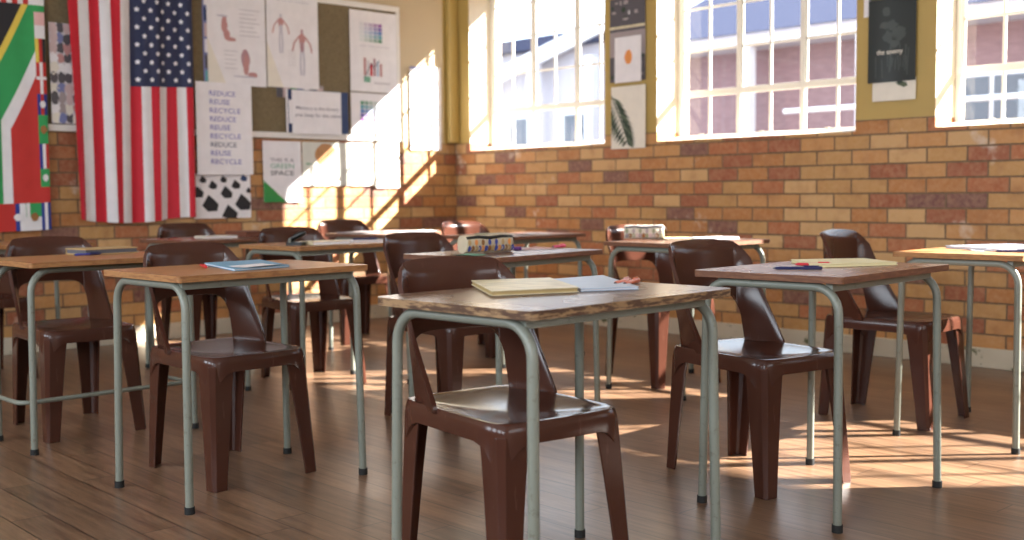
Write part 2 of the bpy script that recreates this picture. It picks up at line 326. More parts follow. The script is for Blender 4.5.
def window(i, x0, x1):
    root = bpy.data.objects.new('window_%d' % i, None); C.objects.link(root); root.location = ((x0 + x1) / 2, GY, SILL); root['kind'] = 'structure'
    hw = (x1 - x0) / 2; H = HEAD - SILL; TR = .325
    b = MB()
    F = lambda xa, xb, za, zb, ya=-.014, yb=.014: b.box((xa, ya, za), (xb, yb, zb), 'frame')
    F(-hw, -hw + .035, 0, H); F(hw - .035, hw, 0, H); F(-hw, hw, 0, .04); F(-hw, hw, H - .04, H)
    F(-hw, hw, TR - .024, TR + .018, -.018, .018)
    cols = [-hw + .02, -hw + .02 + (2 * hw - .04) / 3, -hw + .02 + (2 * hw - .04) * 2 / 3, hw - .02]
    for c in cols[1:3]: F(c - .017, c + .017, 0, H, -.016, .016)
    for k in range(3):
        m = (cols[k] + cols[k + 1]) / 2; F(m - .009, m + .009, .03, H, -.008, .008)
        for z in (TR + .286, TR + .572, TR + .858 - .03):
            F(cols[k], cols[k + 1], z - .008, z + .008, -.006, .006)
        # hinge stile of each opening light
        F(cols[k] + .017, cols[k] + .032, TR + .02, H - .03, -.006, .006)
    bevel(b.build('window_frame', root), .003)
    g = MB(); g.box((-hw + .02, -.003, .02), (hw - .02, .001, H - .02), 'glass'); g.build('glass', root)
    s = MB()   # sloping inner sill of painted brick
    s.add([(-hw, -.235, -.012), (hw, -.235, -.012), (hw, -.02, .02), (-hw, -.02, .02), (-hw, -.235, -.0), (hw, -.235, -.0), (hw, -.02, .035), (-hw, -.02, .035)],
          [(0, 3, 2, 1), (4, 5, 6, 7), (0, 1, 5, 4), (1, 2, 6, 5), (2, 3, 7, 6), (3, 0, 4, 7)], 'cream'); s.build('window_sill', root)
    for k in range(3):
        h = MB(); m = (cols[k] + cols[k + 1]) / 2
        h.tube([(m - .05, -.04, TR - .30), (m - .02, -.07, TR - .295), (m + .05, -.075, TR - .29)], .005, 'frame', 8)
        h.box((m - .06, -.05, TR - .31), (m - .03, -.02, TR - .28), 'frame'); h.build('casement_stay', root)
    return root
for i, (x0, x1) in enumerate(WIN): window(i + 1, x0, x1)

# wall socket low on the flag wall
b = MB(); b.box((0, -.06, 0), (.012, .06, .086), 'socket')
for y in (-.03, .03):
    for dy, dz in ((0, .055), (-.009, .035), (.009, .035)): b.box((.012, y + dy - .003, dz - .004), (.0126, y + dy + .003, dz + .004), 'ink')
tag(bevel(b.build('wall_socket', loc=(XW, 2.345, .448)), .003), 'white double wall socket on the brick under the flags', 'socket')

# ------------------------------------------------------------------ outside
b = MB(); b.box((-40, YO, -.4), (20, 60, -.1), 'ext_ground'); struct(b.build('ground'))
def ext_building():
    t = thing('brick_building', 'red brick building with dark roof and white posts, seen through the middle window', 'building', (-4, 13.5, 0))
    b = MB(); b.box((-7.35, 0, -.1), (10, 5, 2.95), 'ext_brick'); b.build('wall', t)
    b = MB(); b.box((-7.6, -.55, 2.95), (10.2, 5.4, 3.12), 'ext_pale'); b.build('fascia', t)
    b = MB(); b.add([(-7.6, -.6, 3.12), (10.2, -.6, 3.12), (10.2, 2.5, 4.5), (-7.6, 2.5, 4.5), (-7.6, 5.4, 3.12), (10.2, 5.4, 3.12)], [(0, 1, 2, 3), (3, 2, 5, 4), (0, 3, 4), (1, 5, 2), (0, 4, 5, 1)], 'ext_roof'); b.build('roof', t)
    for x in (-7.3, -5.2, -3.4, -1.2, 1.0, 3.2):
        b = MB(); b.box((x - .09, -.6, -.1), (x + .09, -.42, 2.98), 'ext_white'); b.build('post', t)
    for x in (-2.0, .2, 2.4):
        b = MB(); b.box((x - .5, -.05, 1.0), (x + .5, .02, 2.4), 'ext_white'); w = b.build('window', t)
        b = MB(); b.box((x - .42, -.07, 1.08), (x - .03, -.04, 2.32), 'ext_glass'); b.box((x + .03, -.07, 1.08), (x + .42, -.04, 2.32), 'ext_glass'); b.build('pane', w)
    for z in (1.95, 1.5):
        b = MB(); b.tube([(-4.0, -1.4, z), (9, -1.4, z + .0)], .03, 'ext_white', 8); b.build('handrail', t)
    return t
ext_building()
def pale_building():
    t = thing('pale_building', 'pale washed-out building with sloping white gable board outside the window nearest the corner', 'building', (-16, 16.5, 0))
    b = MB(); b.box((-4, 0, -.1), (2.2, 5, 3.9), 'ext_pale'); b.build('wall', t)
    b = MB(); b.add([(-4, -.4, 2.7), (1.9, -.4, 4.2), (1.9, -.4, 4.5), (-4, -.4, 3.0), (-4, -.3, 2.7), (1.9, -.3, 4.2), (1.9, -.3, 4.5), (-4, -.3, 3.0)], [(0, 1, 2, 3), (7, 6, 5, 4), (0, 4, 5, 1), (3, 2, 6, 7), (0, 3, 7, 4), (1, 5, 6, 2)], 'ext_white'); b.build('gable_board', t)
    for x in (-2.6, -1.4, .2, 1.4):
        b = MB(); b.box((x - .35, -.05, 1.9), (x + .35, .02, 2.6), 'ext_white'); w = b.build('window', t)
        b = MB(); b.box((x - .28, -.07, 1.97), (x + .28, -.04, 2.53), 'ext_glass'); b.build('pane', w)
    for x in (-3.2, -.6, 1.0):
        b = MB(); b.box((x - .1, -.5, -.1), (x + .1, -.3, 3.6), 'ext_white'); b.build('post', t)
    b = MB(); b.box((-4.2, -.3, 3.9), (2.4, 5, 4.15), 'ext_roof'); b.build('roof', t)
pale_building()

# ------------------------------------------------------------------ school desks
DW, DD, DH, LW, LD = .711, .496, .725, .660, .458
def rrect(w, h, r, n=6):
    P = []
    for cx, cy, a in ((w / 2 - r, h / 2 - r, 0), (-w / 2 + r, h / 2 - r, 90), (-w / 2 + r, -h / 2 + r, 180), (w / 2 - r, -h / 2 + r, 270)):
        for k in range(n + 1):
            t = math.radians(a + 90 * k / n); P.append((cx + r * math.cos(t), cy + r * math.sin(t)))
    return P
def desktop_mesh(top, edge, r=.02, grow=0.0):
    b = MB(); b.prism(rrect(DD + grow, DW + grow, r), DH - .02, DH - .0006, top, edge); o = b.build('desktop'); bevel(o, .0025, 2); return o
def arc(c, r, a0, a1, n=7):  # in the local (s, z) plane
    return [(c[0] + r * math.cos(math.radians(a0 + (a1 - a0) * k / n)), c[1] + r * math.sin(math.radians(a0 + (a1 - a0) * k / n))) for k in range(n + 1)]
def uframe(span, top, r=.0127, rb=.075, sp=.008):
    h = span / 2; zt = top - r
    P = [(-h - .0, .012), (-h + sp, zt - rb)] + arc((-h + sp + rb, zt - rb), rb, 180, 90)[1:] + arc((h - sp - rb, zt - rb), rb, 90, 0) + [(h, .012)]
    return P
def make_desk(label, group, top='top_orange', edge='edge_clean', cr=.02):
    t = thing('school_desk', label, 'desk', (0, 0, 0), 0, group)
    o = desktop_mesh(top, edge, cr, .022); o.parent = t
    for sy in (-1, 1):
        b = MB(); y = sy * (LW / 2)
        b.tube([(s, y - sy * .010 * (z / .7), z) for s, z in uframe(LD, DH - .021)], .0127, 'tube', 14)
        f = b.build('side_frame', t)
        for sx in (-1, 1):
            b = MB(); b.tube([(sx * LD / 2, y, 0), (sx * LD / 2, y, .022)], .0155, 'rubber', 12); b.build('rubber_foot', f)
    for x in (-.17, .19):
        b = MB(); b.box((x - .011, -LW / 2 + .01, DH - .046), (x + .011, LW / 2 - .01, DH - .021), 'tube'); bevel(b.build('cross_rail', t), .002)
    return t
GD = 'single wooden school desks on tube frames'
TOPS = {}
def top_variant(k, top, edge, cr):
    o = desktop_mesh(top, edge, cr); TOPS[k] = o; return o.data, list(o.modifiers)[0]
proto = make_desk('worn dark-topped school desk at the front with a cream notebook and blue book on it', GD, 'top_brown', 'edge_worn', .035)
proto.location = (-1.898, 1.920, 0); proto.rotation_euler[2] = .035
def mesh_variant(top, edge, cr):
    o = desktop_mesh(top, edge, cr); me = o.data; bpy.data.objects.remove(o); return me
V_or = mesh_variant('top_orange', 'edge_clean', .012); V_red = mesh_variant('top_red', 'edge_dark', .014); V_br = mesh_variant('top_brown', 'edge_dark', .02)
DK = [  # x, y, rot, label, desktop mesh
 (-3.366, 1.883, .04, 'orange-topped school desk with a bright blue notebook and red pen on it', V_or),
 (-1.904, 3.110, .048, 'reddish-topped school desk with a yellow pad and red pen, by the sunlit floor', V_red),
 (-3.382, 3.112, .149, 'school desk with the patterned pencil case, behind the worn front desk', V_br),
 (-3.467, 4.413, .008, 'school desk by the brick wall bathed in sun with a pale pencil case', V_br),
 (-4.714, 3.134, .067, 'orange-topped school desk with open books and a black clip on it', V_or),
 (-1.951, 4.415, .035, 'school desk by the brick wall cut off by the right edge, blue folder on it', V_or),
 (-4.78, 4.47, .04, 'school desk under the first window with a green-grey book on it', V_red),
 (-5.78, 3.11, .03, 'school desk at the back below the black and white print', V_red),
 (-5.71, 4.27, .30, 'skewed school desk at the back covered with sunlit papers', V_red),
 (-6.05, 2.06, .0, 'school desk at the back wall mostly hidden behind the chair under the flags', V_or)]
for x, y, r, lb, me in DK: dup(proto, (x, y, 0), r, lb, GD, me)
# the desk at the left edge has its frames along the long sides and a foot rail
def make_desk2():
    t = thing('school_desk', 'orange-topped school desk with foot rail and tan book, cut off by the left edge', 'desk', (-4.43, 1.84, 0), .03, GD)
    o = desktop_mesh('top_orange', 'edge_clean', .012); o.parent = t
    for x in (-.19, .16):
        b = MB(); b.tube([(x, s, z) for s, z in uframe(.66, DH - .021, rb=.08)], .0127, 'tube', 14); f = b.build('side_frame', t)
        for sy in (-1, 1):
            b = MB(); b.tube([(x, sy * .33, 0), (x, sy * .33, .022)], .0155, 'rubber', 12); b.build('rubber_foot', f)
    b = MB(); z = .185; rb = .05
    P = [(-.19, -.345, z), (.085 - rb, -.345, z)] + [(.085 - rb + rb * math.sin(k * PI / 12), -.345 + rb - rb * math.cos(k * PI / 12), z) for k in range(1, 7)]
    P += [(.085, .345 - rb, z)] + [(.085 - rb + rb * math.cos(k * PI / 12), .345 - rb + rb * math.sin(k * PI / 12), z) for k in range(1, 7)] + [(-.19, .345, z)]
    b.tube(P, .009, 'tube', 10); b.build('foot_rail', t)
make_desk2()

# ------------------------------------------------------------------ moulded plastic chairs
SZ = .435
def chair_seat():
    b = MB(); n = 28
    hwf, hwr, hx = .192, .180, .232; xo = -.018
    def outline(k, grow=0.0):
        a = 2 * PI * k / n * 1.0; c, s_ = math.cos(a), math.sin(a); p = 2 / 8.0
        x = math.copysign(abs(c) ** p, c) * (hx + grow); yy = math.copysign(abs(s_) ** p, s_)
        return x + xo + (0.008 * (1 - yy * yy) if x > 0.1 else 0), yy * (hwr + (hwf - hwr) * (x + hx) / (2 * hx) + grow)
    n = 64; rings = []
    for fr, dz in ((0, -.022), (.3, -.020), (.55, -.0145), (.75, -.008), (.88, -.003), (.95, .0005), (.985, -.0005), (1.0, -.005)):
        rings.append([(outline(k)[0] * fr, outline(k)[1] * fr, SZ + dz) for k in range(n)])
    vs = [p for r in rings[1:] for p in r]; vs.append((0, 0, SZ - .022)); c = len(vs) - 1; R = len(rings) - 1
    fs = [(j * n + k, j * n + (k + 1) % n, (j + 1) * n + (k + 1) % n, (j + 1) * n + k) for j in range(R - 1) for k in range(n)] + [(c, (k + 1) % n, k) for k in range(n)]
    b.add(vs, fs, 'plastic', True)
    # apron hanging below the seat, dropping into the legs at the corners
    top = [(outline(k)[0], outline(k)[1], SZ - .005) for k in range(n)]; outer = []; inner = []
    for k in range(n):
        x, y = outline(k, .003)
        ex = max(0, (abs(x - xo) / hx - .55) / .45); ey = max(0, (abs(y) / (hwr + (hwf - hwr) * (x + hx) / (2 * hx)) - .55) / .45)
        d = min(ex, ey, 1); drop = .050 + .11 * (d ** 2.2 if d > 0 else 0)
        outer.append((x * 1.004, y * 1.004, SZ - drop)); inner.append((x * .965, y * .965, SZ - drop))
    mid = [(p[0], p[1], SZ - .022) for p in [(outline(k, .004)) for k in range(n)]]
    b.loft([top, mid, outer], 'plastic', False, True); b.loft([outer, inner], 'plastic', False, False); b.loft([inner, [(p[0] * .97, p[1] * .97, SZ - .018) for p in top]], 'plastic', False, True)
    return b
def chair_leg(sx, sy):
    b = MB(); tx, ty = (.211, .186) if sx > 0 else (-.245, .175); fx, fy = (.240, .203) if sx > 0 else (-.270, .176); secs = []
    ty *= sy; fy *= sy
    for k in range(9):
        u = k / 8; z = (SZ - .030) * (1 - u); x = tx + (fx - tx) * u; y = ty + (fy - ty) * u
        wd = .086 - .036 * u ** .8; th = .007; c = .016 - .006 * u
        L = [(-wd, 0), (-c, 0), (-c * .72, -c * .3), (-c * .3, -c * .72), (0, -c), (0, -wd), (-th, -wd), (-th, -th - c * .8), (-th - c * .8, -th), (-wd, -th)]
        secs.append([(x + sx * p, y + sy * q, z) for p, q in L])
    secs = secs if sx * sy > 0 else [q[::-1] for q in secs]
    b.loft(secs, 'plastic', True, False)
    return b
def chair_back():
    ZT = .790; ZA = .602; wi = .148; b = MB()
    def shape(y0, z):
        t = (z - SZ) / (ZT - SZ); t = max(0, min(1, t))
        e = max(0, (abs(y0) - wi * .95) / (.188 - wi * .95))
        wide = 1 + .01 * (1 - t)
        x = -.225 - .060 * t ** 1.4 - .014 * math.sin(t * PI) - .022 * max(0, (t - .88) / .12) ** 2
        x += .035 * (y0 / .19) ** 2 * t + .168 * e ** 1.15 * (1 - t) ** 1.05
        return Vector((x, y0 * wide, z))
    wo = .188; cols = []
    ys = [wi + (wo - wi) * k / 6 for k in range(6, 0, -1)]
    def ztop(y): 
        q = abs(y) / wo; return ZT - .012 + .012 * (1 - q ** 2) - (.055 * max(0, (q - .70) / .30) ** 2.4)
    for y in ys: cols.append((y, SZ - .012, ztop(y)))
    p = .36; K = 26
    inner = []
    for k in range(K + 1):
        a = PI * k / K; c, s_ = math.cos(a), math.sin(a)
        y = wi * math.copysign(abs(c) ** p, c); z = SZ - .012 + (ZA - SZ + .012) * abs(s_) ** p if 0 < k < K else SZ - .012
        inner.append((y, z, ztop(y)))
    cols += inner + [(-y, SZ - .012, ztop(y)) for y in ys[::-1]]
    R = 22; nv = len(cols)
    fr = []
    for y, z0, z1 in cols:
        fr.append([shape(y, z0 + (z1 - z0) * (j / R)) for j in range(R + 1)])
    vs = [p_ for c in fr for p_ in c]; fs = [(i * (R + 1) + j, (i + 1) * (R + 1) + j, (i + 1) * (R + 1) + j + 1, i * (R + 1) + j + 1) for i in range(nv - 1) for j in range(R)]
    b.add(vs, fs, 'plastic', True); o = b.build('backrest')
    md = o.modifiers.new('thickness', 'SOLIDIFY'); md.thickness = .012; md.offset = 0; md.use_even_offset = False
    bv = bevel(o, .0035, 3, .9)
    return o
GC = 'brown moulded plastic chairs at the desks'
def make_chair(label):
    t = thing('plastic_chair', label, 'chair', (0, 0, 0), 0, GC)
    s_ = chair_seat().build('seat', t); weld(s_)
    o = chair_back(); o.parent = t
    for sx in (-1, 1):
        for sy in (-1, 1):
            l = chair_leg(sx, sy).build('leg', t); weld(l, .00001); bevel(l, .002, 2)
    return t
ch = make_chair('brown plastic chair pushed under the worn front desk'); ch.location = (-2.056, 1.906, 0); ch.rotation_euler[2] = -.117
CH = [
 (-3.53, 1.925, .03, 'brown plastic chair under the desk with the blue notebook'),
 (-2.19, 3.165, -.17, 'brown plastic chair under the desk with the yellow pad'),
 (-4.65, 1.83, -.03, 'brown plastic chair under the desk cut off by the left edge'),
 (-4.942, 3.172, -.166, 'brown plastic chair under the desk with the black clip'),
 (-3.68, 3.07, -.02, 'brown plastic chair under the desk with the patterned pencil case'),
 (-2.36, 4.42, .05, 'brown plastic chair beside the brick wall, under the desk with the blue folder'),
 (-3.68, 4.47, -.25, 'brown plastic chair by the brick wall with its top bleached by sun'),
 (-5.10, 4.56, -.02, 'brown plastic chair near the room corner below the first window'),
 (-6.14, 4.31, -.22, 'brown plastic chair against the flag wall beside the sunlight patch'),
 (-6.33, 3.30, -.05, 'brown plastic chair below the black and white print'),
 (-6.30, 1.99, .0, 'brown plastic chair below the African flags, mostly out of view')]
for x, y, r, lb in CH: dup(ch, (x, y, 0), r, lb, GC)

# ------------------------------------------------------------------ things on the flag wall (u runs along +Y, v up)
def clip_poly(pts, a, b, c):   # keep a*u+b*v<=c
    out = []
    for i in range(len(pts)):
        p, q = pts[i], pts[(i + 1) % len(pts)]; fp = a * p[0] + b * p[1] - c; fq = a * q[0] + b * q[1] - c
        if fp <= 0: out.append(p)
        if fp * fq < 0: t = fp / (fp - fq); out.append((p[0] + (q[0] - p[0]) * t, p[1] + (q[1] - p[1]) * t))
    return out
class Sheet(MB):
    """A sheet fixed to a wall: local x along the wall, z up, front face towards -y."""
    def __init__(s, w, h, bow=.004): super().__init__(); s.w, s.h, s.bow, s.k = w, h, bow, 0
    def d(s, u, v): return -s.bow * (.5 + .5 * math.sin(PI * u * 2.2 + .4)) * (1 - .5 * v) - .0035
    def P(s, u, v, e=0): return (u * s.w, s.d(u, v) - e, v * s.h)
    def back(s, m, nu=8, nv=8):
        s.grid(lambda u, v: s.P(u, v), nu, nv, m); s.grid(lambda u, v: s.P(u, v, -.0016), nu, nv, m, True, True)
        for a, c in (((0, 0), (1, 0)), ((1, 0), (1, 1)), ((1, 1), (0, 1)), ((0, 1), (0, 0))):
            s.grid(lambda i, j: s.P(a[0] + (c[0] - a[0]) * i, a[1] + (c[1] - a[1]) * i, -.0016 * (1 - j)), 8, 1, m)
    def poly(s, pts, m, lay=1):
        us = [p[0] for p in pts]
        if max(us) - min(us) < .1: s.add([s.P(u, v, .0006 * lay) for u, v in pts], [tuple(range(len(pts)))], m); return
        for i in range(int(min(us) * 8), min(8, int(max(us) * 8) + 1)):
            q = clip_poly(clip_poly(pts, 1, 0, (i + 1) / 8), -1, 0, -i / 8)
            for j in range(8):
                r = clip_poly(clip_poly(q, 0, 1, (j + 1) / 8), 0, -1, -j / 8) if q else []
                if len(r) > 2: s.add([s.P(u, v, .0006 * lay) for u, v in r], [tuple(range(len(r)))], m)
    def rect(s, u0, v0, u1, v1, m, lay=1): s.poly([(u0, v0), (u1, v0), (u1, v1), (u0, v1)], m, lay)
    def blob(s, u, v, ru, rv, m, lay=1, n=12, seed=0, rough=.25):
        rnd = random.Random(seed); s.poly([(u + ru * math.cos(2 * PI * k / n) * (1 + rough * (rnd.random() - .5)), v + rv * math.sin(2 * PI * k / n) * (1 + rough * (rnd.random() - .5))) for k in range(n)], m, lay)
    def line(s, pts, wd, m, lay=1):
        for (a, b_), (c, d_) in zip(pts[:-1], pts[1:]):
            X, Z = (c - a) * s.w, (d_ - b_) * s.h; L = math.hypot(X, Z) or 1; ox, oz = -Z / L * wd / 2 / s.w, X / L * wd / 2 / s.h
            s.poly([(a - ox, b_ - oz), (c - ox, d_ - oz), (c + ox, d_ + oz), (a + ox, b_ + oz)], m, lay)
    def text(s, t, u, v, size, m, width=None, lay=1, bold=.01):
        vs, fs, wd = text_shape(t, bold); k = (width / wd) if width else size
        s.add([s.P(u + x * k / s.w, v + y * size / s.h, .0006 * lay) for x, y in vs], fs, m)
def hang(sh, name, label, cat, wall, a, z, off=0.0, group=None):
    if wall == 'X': o = sh.build(name, loc=(XW + off, a, z), rot=PI / 2)
    else: o = sh.build(name, loc=(a, YW - off, z))
    return tag(o, label, cat, group)

# pin board
t = thing('pin_board', 'large brown felt pin board in a white frame on the flag wall', 'notice board', (XW, 2.0, 1.385))
BY0, BY1, BZ0, BZ1 = -2.6, 3.405, 0, 1.02
b = MB(); b.box((0, BY0, .0), (.012, BY1, BZ1), 'felt'); b.build('felt_panel', t)
b = MB(); b.box((0, BY0 - .02, -.012), (.022, BY1 + .01, .03), 'board_white'); b.box((0, BY0 - .02, BZ1 - .03), (.022, BY1 + .01, BZ1 + .012), 'board_white'); b.box((0, BY1 - .022, .03), (.022, BY1 + .01, BZ1 - .03), 'board_white'); b.box((0, BY0 - .02, .03), (.022, BY0 + .02, BZ1 - .03), 'board_white')
bevel(b.build('frame', t), .003)
GP = 'posters and prints on the flag wall'
OB = .018
def fold_corner(s, m='cream_paper'): s.poly([(0.0, .0), (.30, 0), (0, .48)], m, 2)
# anatomy of the foot
s = Sheet(.452, .66); s.back('paper'); s.text('Anatomy of the foot and ankle', .07, .93, .026, 'grey_ink', .34)
s.blob(.29, .62, .05, .10, 'muscle', 1, 14, 2); s.blob(.33, .52, .055, .055, 'muscle', 2, 12, 3); s.blob(.40, .475, .09, .022, 'muscle', 1, 12, 4); s.blob(.26, .71, .10, .012, 'pale_ink', 2, 10, 5)
s.blob(.64, .28, .075, .10, 'muscle_dark', 1, 14, 6); s.blob(.65, .22, .05, .12, 'muscle', 2, 14, 7); s.blob(.76, .12, .09, .03, 'muscle', 1, 12, 8); s.blob(.62, .095, .22, .010, 'pale_ink', 2, 10, 9)
for k in range(7): s.rect(.55, .52 + k * .045, .90 - .05 * (k % 3), .532 + k * .045, 'pale_grey')
for k in range(5): s.rect(.28, .17 + k * .045, .50 - .04 * (k % 2), .18 + k * .045, 'pale_grey')
fold_corner(s); hang(s, 'anatomy_poster', 'large white poster with two reddish foot drawings and a curled lower corner', 'poster', 'X', 3.765, 1.728, OB + .006, GP)
# human body
s = Sheet(.43, .66); s.back('paper'); s.text('The human muscles', .12, .93, .022, 'pale_ink', .30)
def figure(s, u, v, k, m, m2):
    s.blob(u, v + .17 * k, .022 * k, .022 * k, m2, 1, 10, 1); s.blob(u, v + .10 * k, .050 * k, .055 * k, m, 1, 12, 2); s.blob(u, v + .03 * k, .034 * k, .05 * k, m2, 2, 12, 3)
    for d in (-1, 1):
        s.line([(u + d * .04 * k, v + .13 * k), (u + d * .13 * k, v + .06 * k), (u + d * .16 * k, v - .02 * k)], .010 * k, m); s.line([(u + d * .018 * k, v), (u + d * .03 * k, v - .11 * k), (u + d * .022 * k, v - .23 * k)], .013 * k, 'pale_ink')
figure(s, .27, .60, 1.0, 'muscle', 'pale_ink'); figure(s, .68, .42, 1.2, 'muscle', 'muscle_dark')
for k in range(6): s.rect(.40, .25 + k * .03, .55, .257 + k * .03, 'pale_grey')
fold_corner(s); hang(s, 'anatomy_poster', 'large white poster with two faint standing body figures beside the bare felt strip', 'poster', 'X', 4.228, 1.735, OB + .004, GP)
# strip of magazine pictures showing along lower edge and left side of the posters
s = Sheet(.40, .10); s.back('collage_grey'); 
for k, m in enumerate(('collage_dark', 'collage_pink', 'sa_green', 'collage_blue', 'paper', 'collage_dark', 'collage_pink')): s.rect(k / 7, .0, (k + .9) / 7, .8, m)
hang(s, 'magazine_picture', 'narrow strip of coloured magazine picture showing under the body figures poster', 'picture', 'X', 4.30, 1.665, OB, GP)
s = Sheet(.10, .64); s.back('collage_blue')
for k, m in enumerate(('teal', 'collage_dark', 'paper', 'collage_pink', 'poster_blue', 'paper')): s.rect(.1, k / 6, .9, (k + .85) / 6, m)
hang(s, 'magazine_picture', 'tall strip of blue magazine picture showing left of the foot drawings poster', 'picture', 'X', 3.735, 1.725, OB + .002, GP)
# reduce reuse recycle
s = Sheet(.425, .63, .008); s.back('paper')
for k in range(9):
    s.text(('REDUCE', 'REUSE', 'RECYCLE')[k % 3], .24, .855 - k * .0925, .048, 'lilac_ink' if k < 6 else 'poster_blue' if k == 6 else 'lilac_ink', (.20, .155, .235)[k % 3], 1, .004)
hang(s, 'recycling_poster', 'tall white poster repeating REDUCE REUSE RECYCLE in violet capitals', 'poster', 'X', 3.658, 1.108, .04, GP)
# black cut-paper shapes
s = Sheet(.435, .31, .006); s.back('paper')
rnd = random.Random(4)
for u, v, r in ((.16, .86, .07), (.33, .74, .085), (.52, .87, .07), (.74, .75, .09), (.88, .90, .07), (.07, .58, .11), (.57, .57, .12), (.28, .32, .16), (.86, .34, .16), (.62, .10, .16), (.97, .62, .06)):
    k = rnd.random() * .8
    s.poly([(min(1, max(0, u + r * c)), min(1, max(0, v + r * 1.3 * d))) for c, d in ((-.9, -.35 + k * .3), (-.2, 1.0), (.35, .55), (.9, .1 - k * .2), (.75, -.75), (-.3, -.8))], 'black_cloth' if r != .07 or u < .8 else 'poster_blue', 1)
hang(s, 'paper_print', 'white print covered with black faceted shapes under the recycling poster', 'picture', 'X', 3.640, .806, .012, GP)
# sign over the dark blue poster
s = Sheet(.54, .312); s.back('poster_blue'); s.rect(0, 0, .03, 1, 'paper'); hang(s, 'blue_poster', 'dark blue poster showing on both sides of the white quotation sheet', 'poster', 'X', 4.372, 1.415, OB + .006, GP)
s = Sheet(.425, .315); s.back('paper'); s.text('Memory is the library', .08, .56, .034, 'grey_ink', .37); s.text('you keep for the other', .06, .40, .034, 'grey_ink', .40); hang(s, 'quotation_sheet', 'white landscape sheet with two lines of grey writing over the blue poster', 'poster', 'X', 4.415, 1.408, OB + .018, GP)
s = Sheet(.03, .17); s.back('paper'); hang(s, 'paper_tab', 'small white paper tab beside the quotation sheet', 'paper', 'X', 4.39, 1.48, OB + .015, GP)
# colour charts
def swatches(s, u0, v0, u1, v1, cols, n=5):
    for i in range(n):
        for j in range(n):
            s.rect(u0 + (u1 - u0) * i / n, v0 + (v1 - v0) * j / n, u0 + (u1 - u0) * (i + .86) / n, v0 + (v1 - v0) * (j + .86) / n, cols(i, j), 2)
def shade(a, b, t): 
    n = 'swatch_%d_%d' % (a, round(t * 10)); base = [(.10, .28, .16), (.08, .32, .40), (.07, .20, .50), (.16, .10, .42), (.28, .08, .34)][a]
    if n not in M: col(n, tuple(c * t + .76 * (1 - t) for c in base))
    return n
s = Sheet(.437, .61); s.back('paper'); swatches(s, .20, .62, .70, .86, lambda i, j: shade(j, 0, (i + .4) / 4.6)); s.text('colour mixing wheel chart', .20, .56, .02, 'pale_ink', .28)
for k, m in enumerate(('muscle', 'pale_grey', 'red', 'muscle_dark', 'pale_blue', 'muscle')): s.rect(.28 + k * .07, .20, .33 + k * .07, .42 - .03 * (k % 3), m, 2)
s.line([(.28, .16), (.45, .36), (.5, .30), (.62, .40)], .006, 'ink', 3); s.rect(.28, .12, .42, .19, 'mint_ink', 2); s.rect(.5, .1, .85, .13, 'pale_grey')
hang(s, 'colour_chart', 'white chart with violet and blue swatches at the right end of the pin board', 'poster', 'X', 4.942, 1.745, OB, GP)
s = Sheet(.43, .315); s.back('paper'); swatches(s, .20, .32, .68, .82, lambda i, j: shade(4 - j if j else 4, 0, max(.05, (4.6 - i) / 4.6))); hang(s, 'colour_chart', 'white chart with green and teal swatches below the first swatch chart', 'poster', 'X', 4.942, 1.420, OB, GP)
# green space
s = Sheet(.317, .44); s.back('paper'); s.poly([(0, 0), (.60, 0), (0, .36)], 'poster_green', 1)
s.text('THIS IS A', .19, .66, .037, 'grey_ink', .195); s.text('GREEN', .19, .555, .048, 'mint_ink', .195); s.text('SPACE', .19, .44, .048, 'ink', .195)
hang(s, 'green_space_poster', 'white poster reading THIS IS A GREEN SPACE with a green lower corner', 'poster', 'X', 4.181, .912, .012, GP)
# ring print
s = Sheet(.413, .322); s.back('giraffe_paper'); s.blob(.50, .70, .23, .28, 'tree_orange', 1, 22, 5, .12); s.blob(.58, .36, .10, .26, 'tree_orange', 1, 14, 6, .3)
for k in range(6): s.line([(.32 + k * .07, .50 + .06 * (k % 2)), (.36 + k * .06, .66), (.33 + k * .07, .84 - .03 * (k % 3))], .005, 'case_brown', 2)
s.blob(.12, .50, .04, .02, 'sa_green', 1, 8, 3); s.line([(.06, .5), (.22, .5)], .004, 'mint_ink', 1)
hang(s, 'tree_print', 'pale print with a round orange tree, beside the green space poster', 'picture', 'X', 4.508, 1.030, .012, GP)
for y, wd, z, h, lb in ((4.932, .222, 1.03, .325, 'sunlit plain sheet beside the orange tree print'), (5.164, .230, 1.012, .35, 'sunlit sheet with faint lines at the end of the row under the board')):
    s = Sheet(wd, h); s.back('cream_paper'); s.rect(.15, .30, .85, .78, 'paper', 1)
    for k in range(5): s.rect(.22, .36 + k * .08, .78 - .1 * (k % 2), .38 + k * .08, 'pale_grey', 2)
    hang(s, 'paper_sheet', lb, 'paper', 'X', y, z, .012, GP)
s = Sheet(.150, .655, .003); s.back('paper'); s.rect(0, .972, 1, 1, 'collage_blue', 2); hang(s, 'wall_chart', 'narrow white chart with a blue top edge near the room corner', 'poster', 'X', 5.513, 1.314, .01, GP)
s = Sheet(.152, .66, .003); s.back('paper')
for v in (.13, .30, .52, .75): s.rect(.0, v, 1, v + .006, 'pale_grey', 2)
for u in (.3, .62): s.rect(u, .02, u + .02, .52, 'pale_grey', 2)
hang(s, 'wall_chart', 'narrow gridded white chart touching the mustard corner strip', 'poster', 'X', 5.674, 1.316, .01, GP)
# collage between the flags
s = Sheet(.18, .62); s.back('pale_grey'); rnd = random.Random(9)
for i in range(4):
    for j in range(10):
        s.blob(.13 + i * .25, .05 + j * .1, .15, .06, rnd.choice(['collage_dark', 'collage_pink', 'paper', 'collage_blue', 'collage_grey', 'cream_paper', 'muscle', 'cream_paper']), 1 + rnd.randint(0, 3), 7, rnd.randint(0, 99), .6)
hang(s, 'collage_poster', 'narrow collage of small pictures pinned between the two flags', 'poster', 'X', 2.695, 1.42, OB + .008, GP)

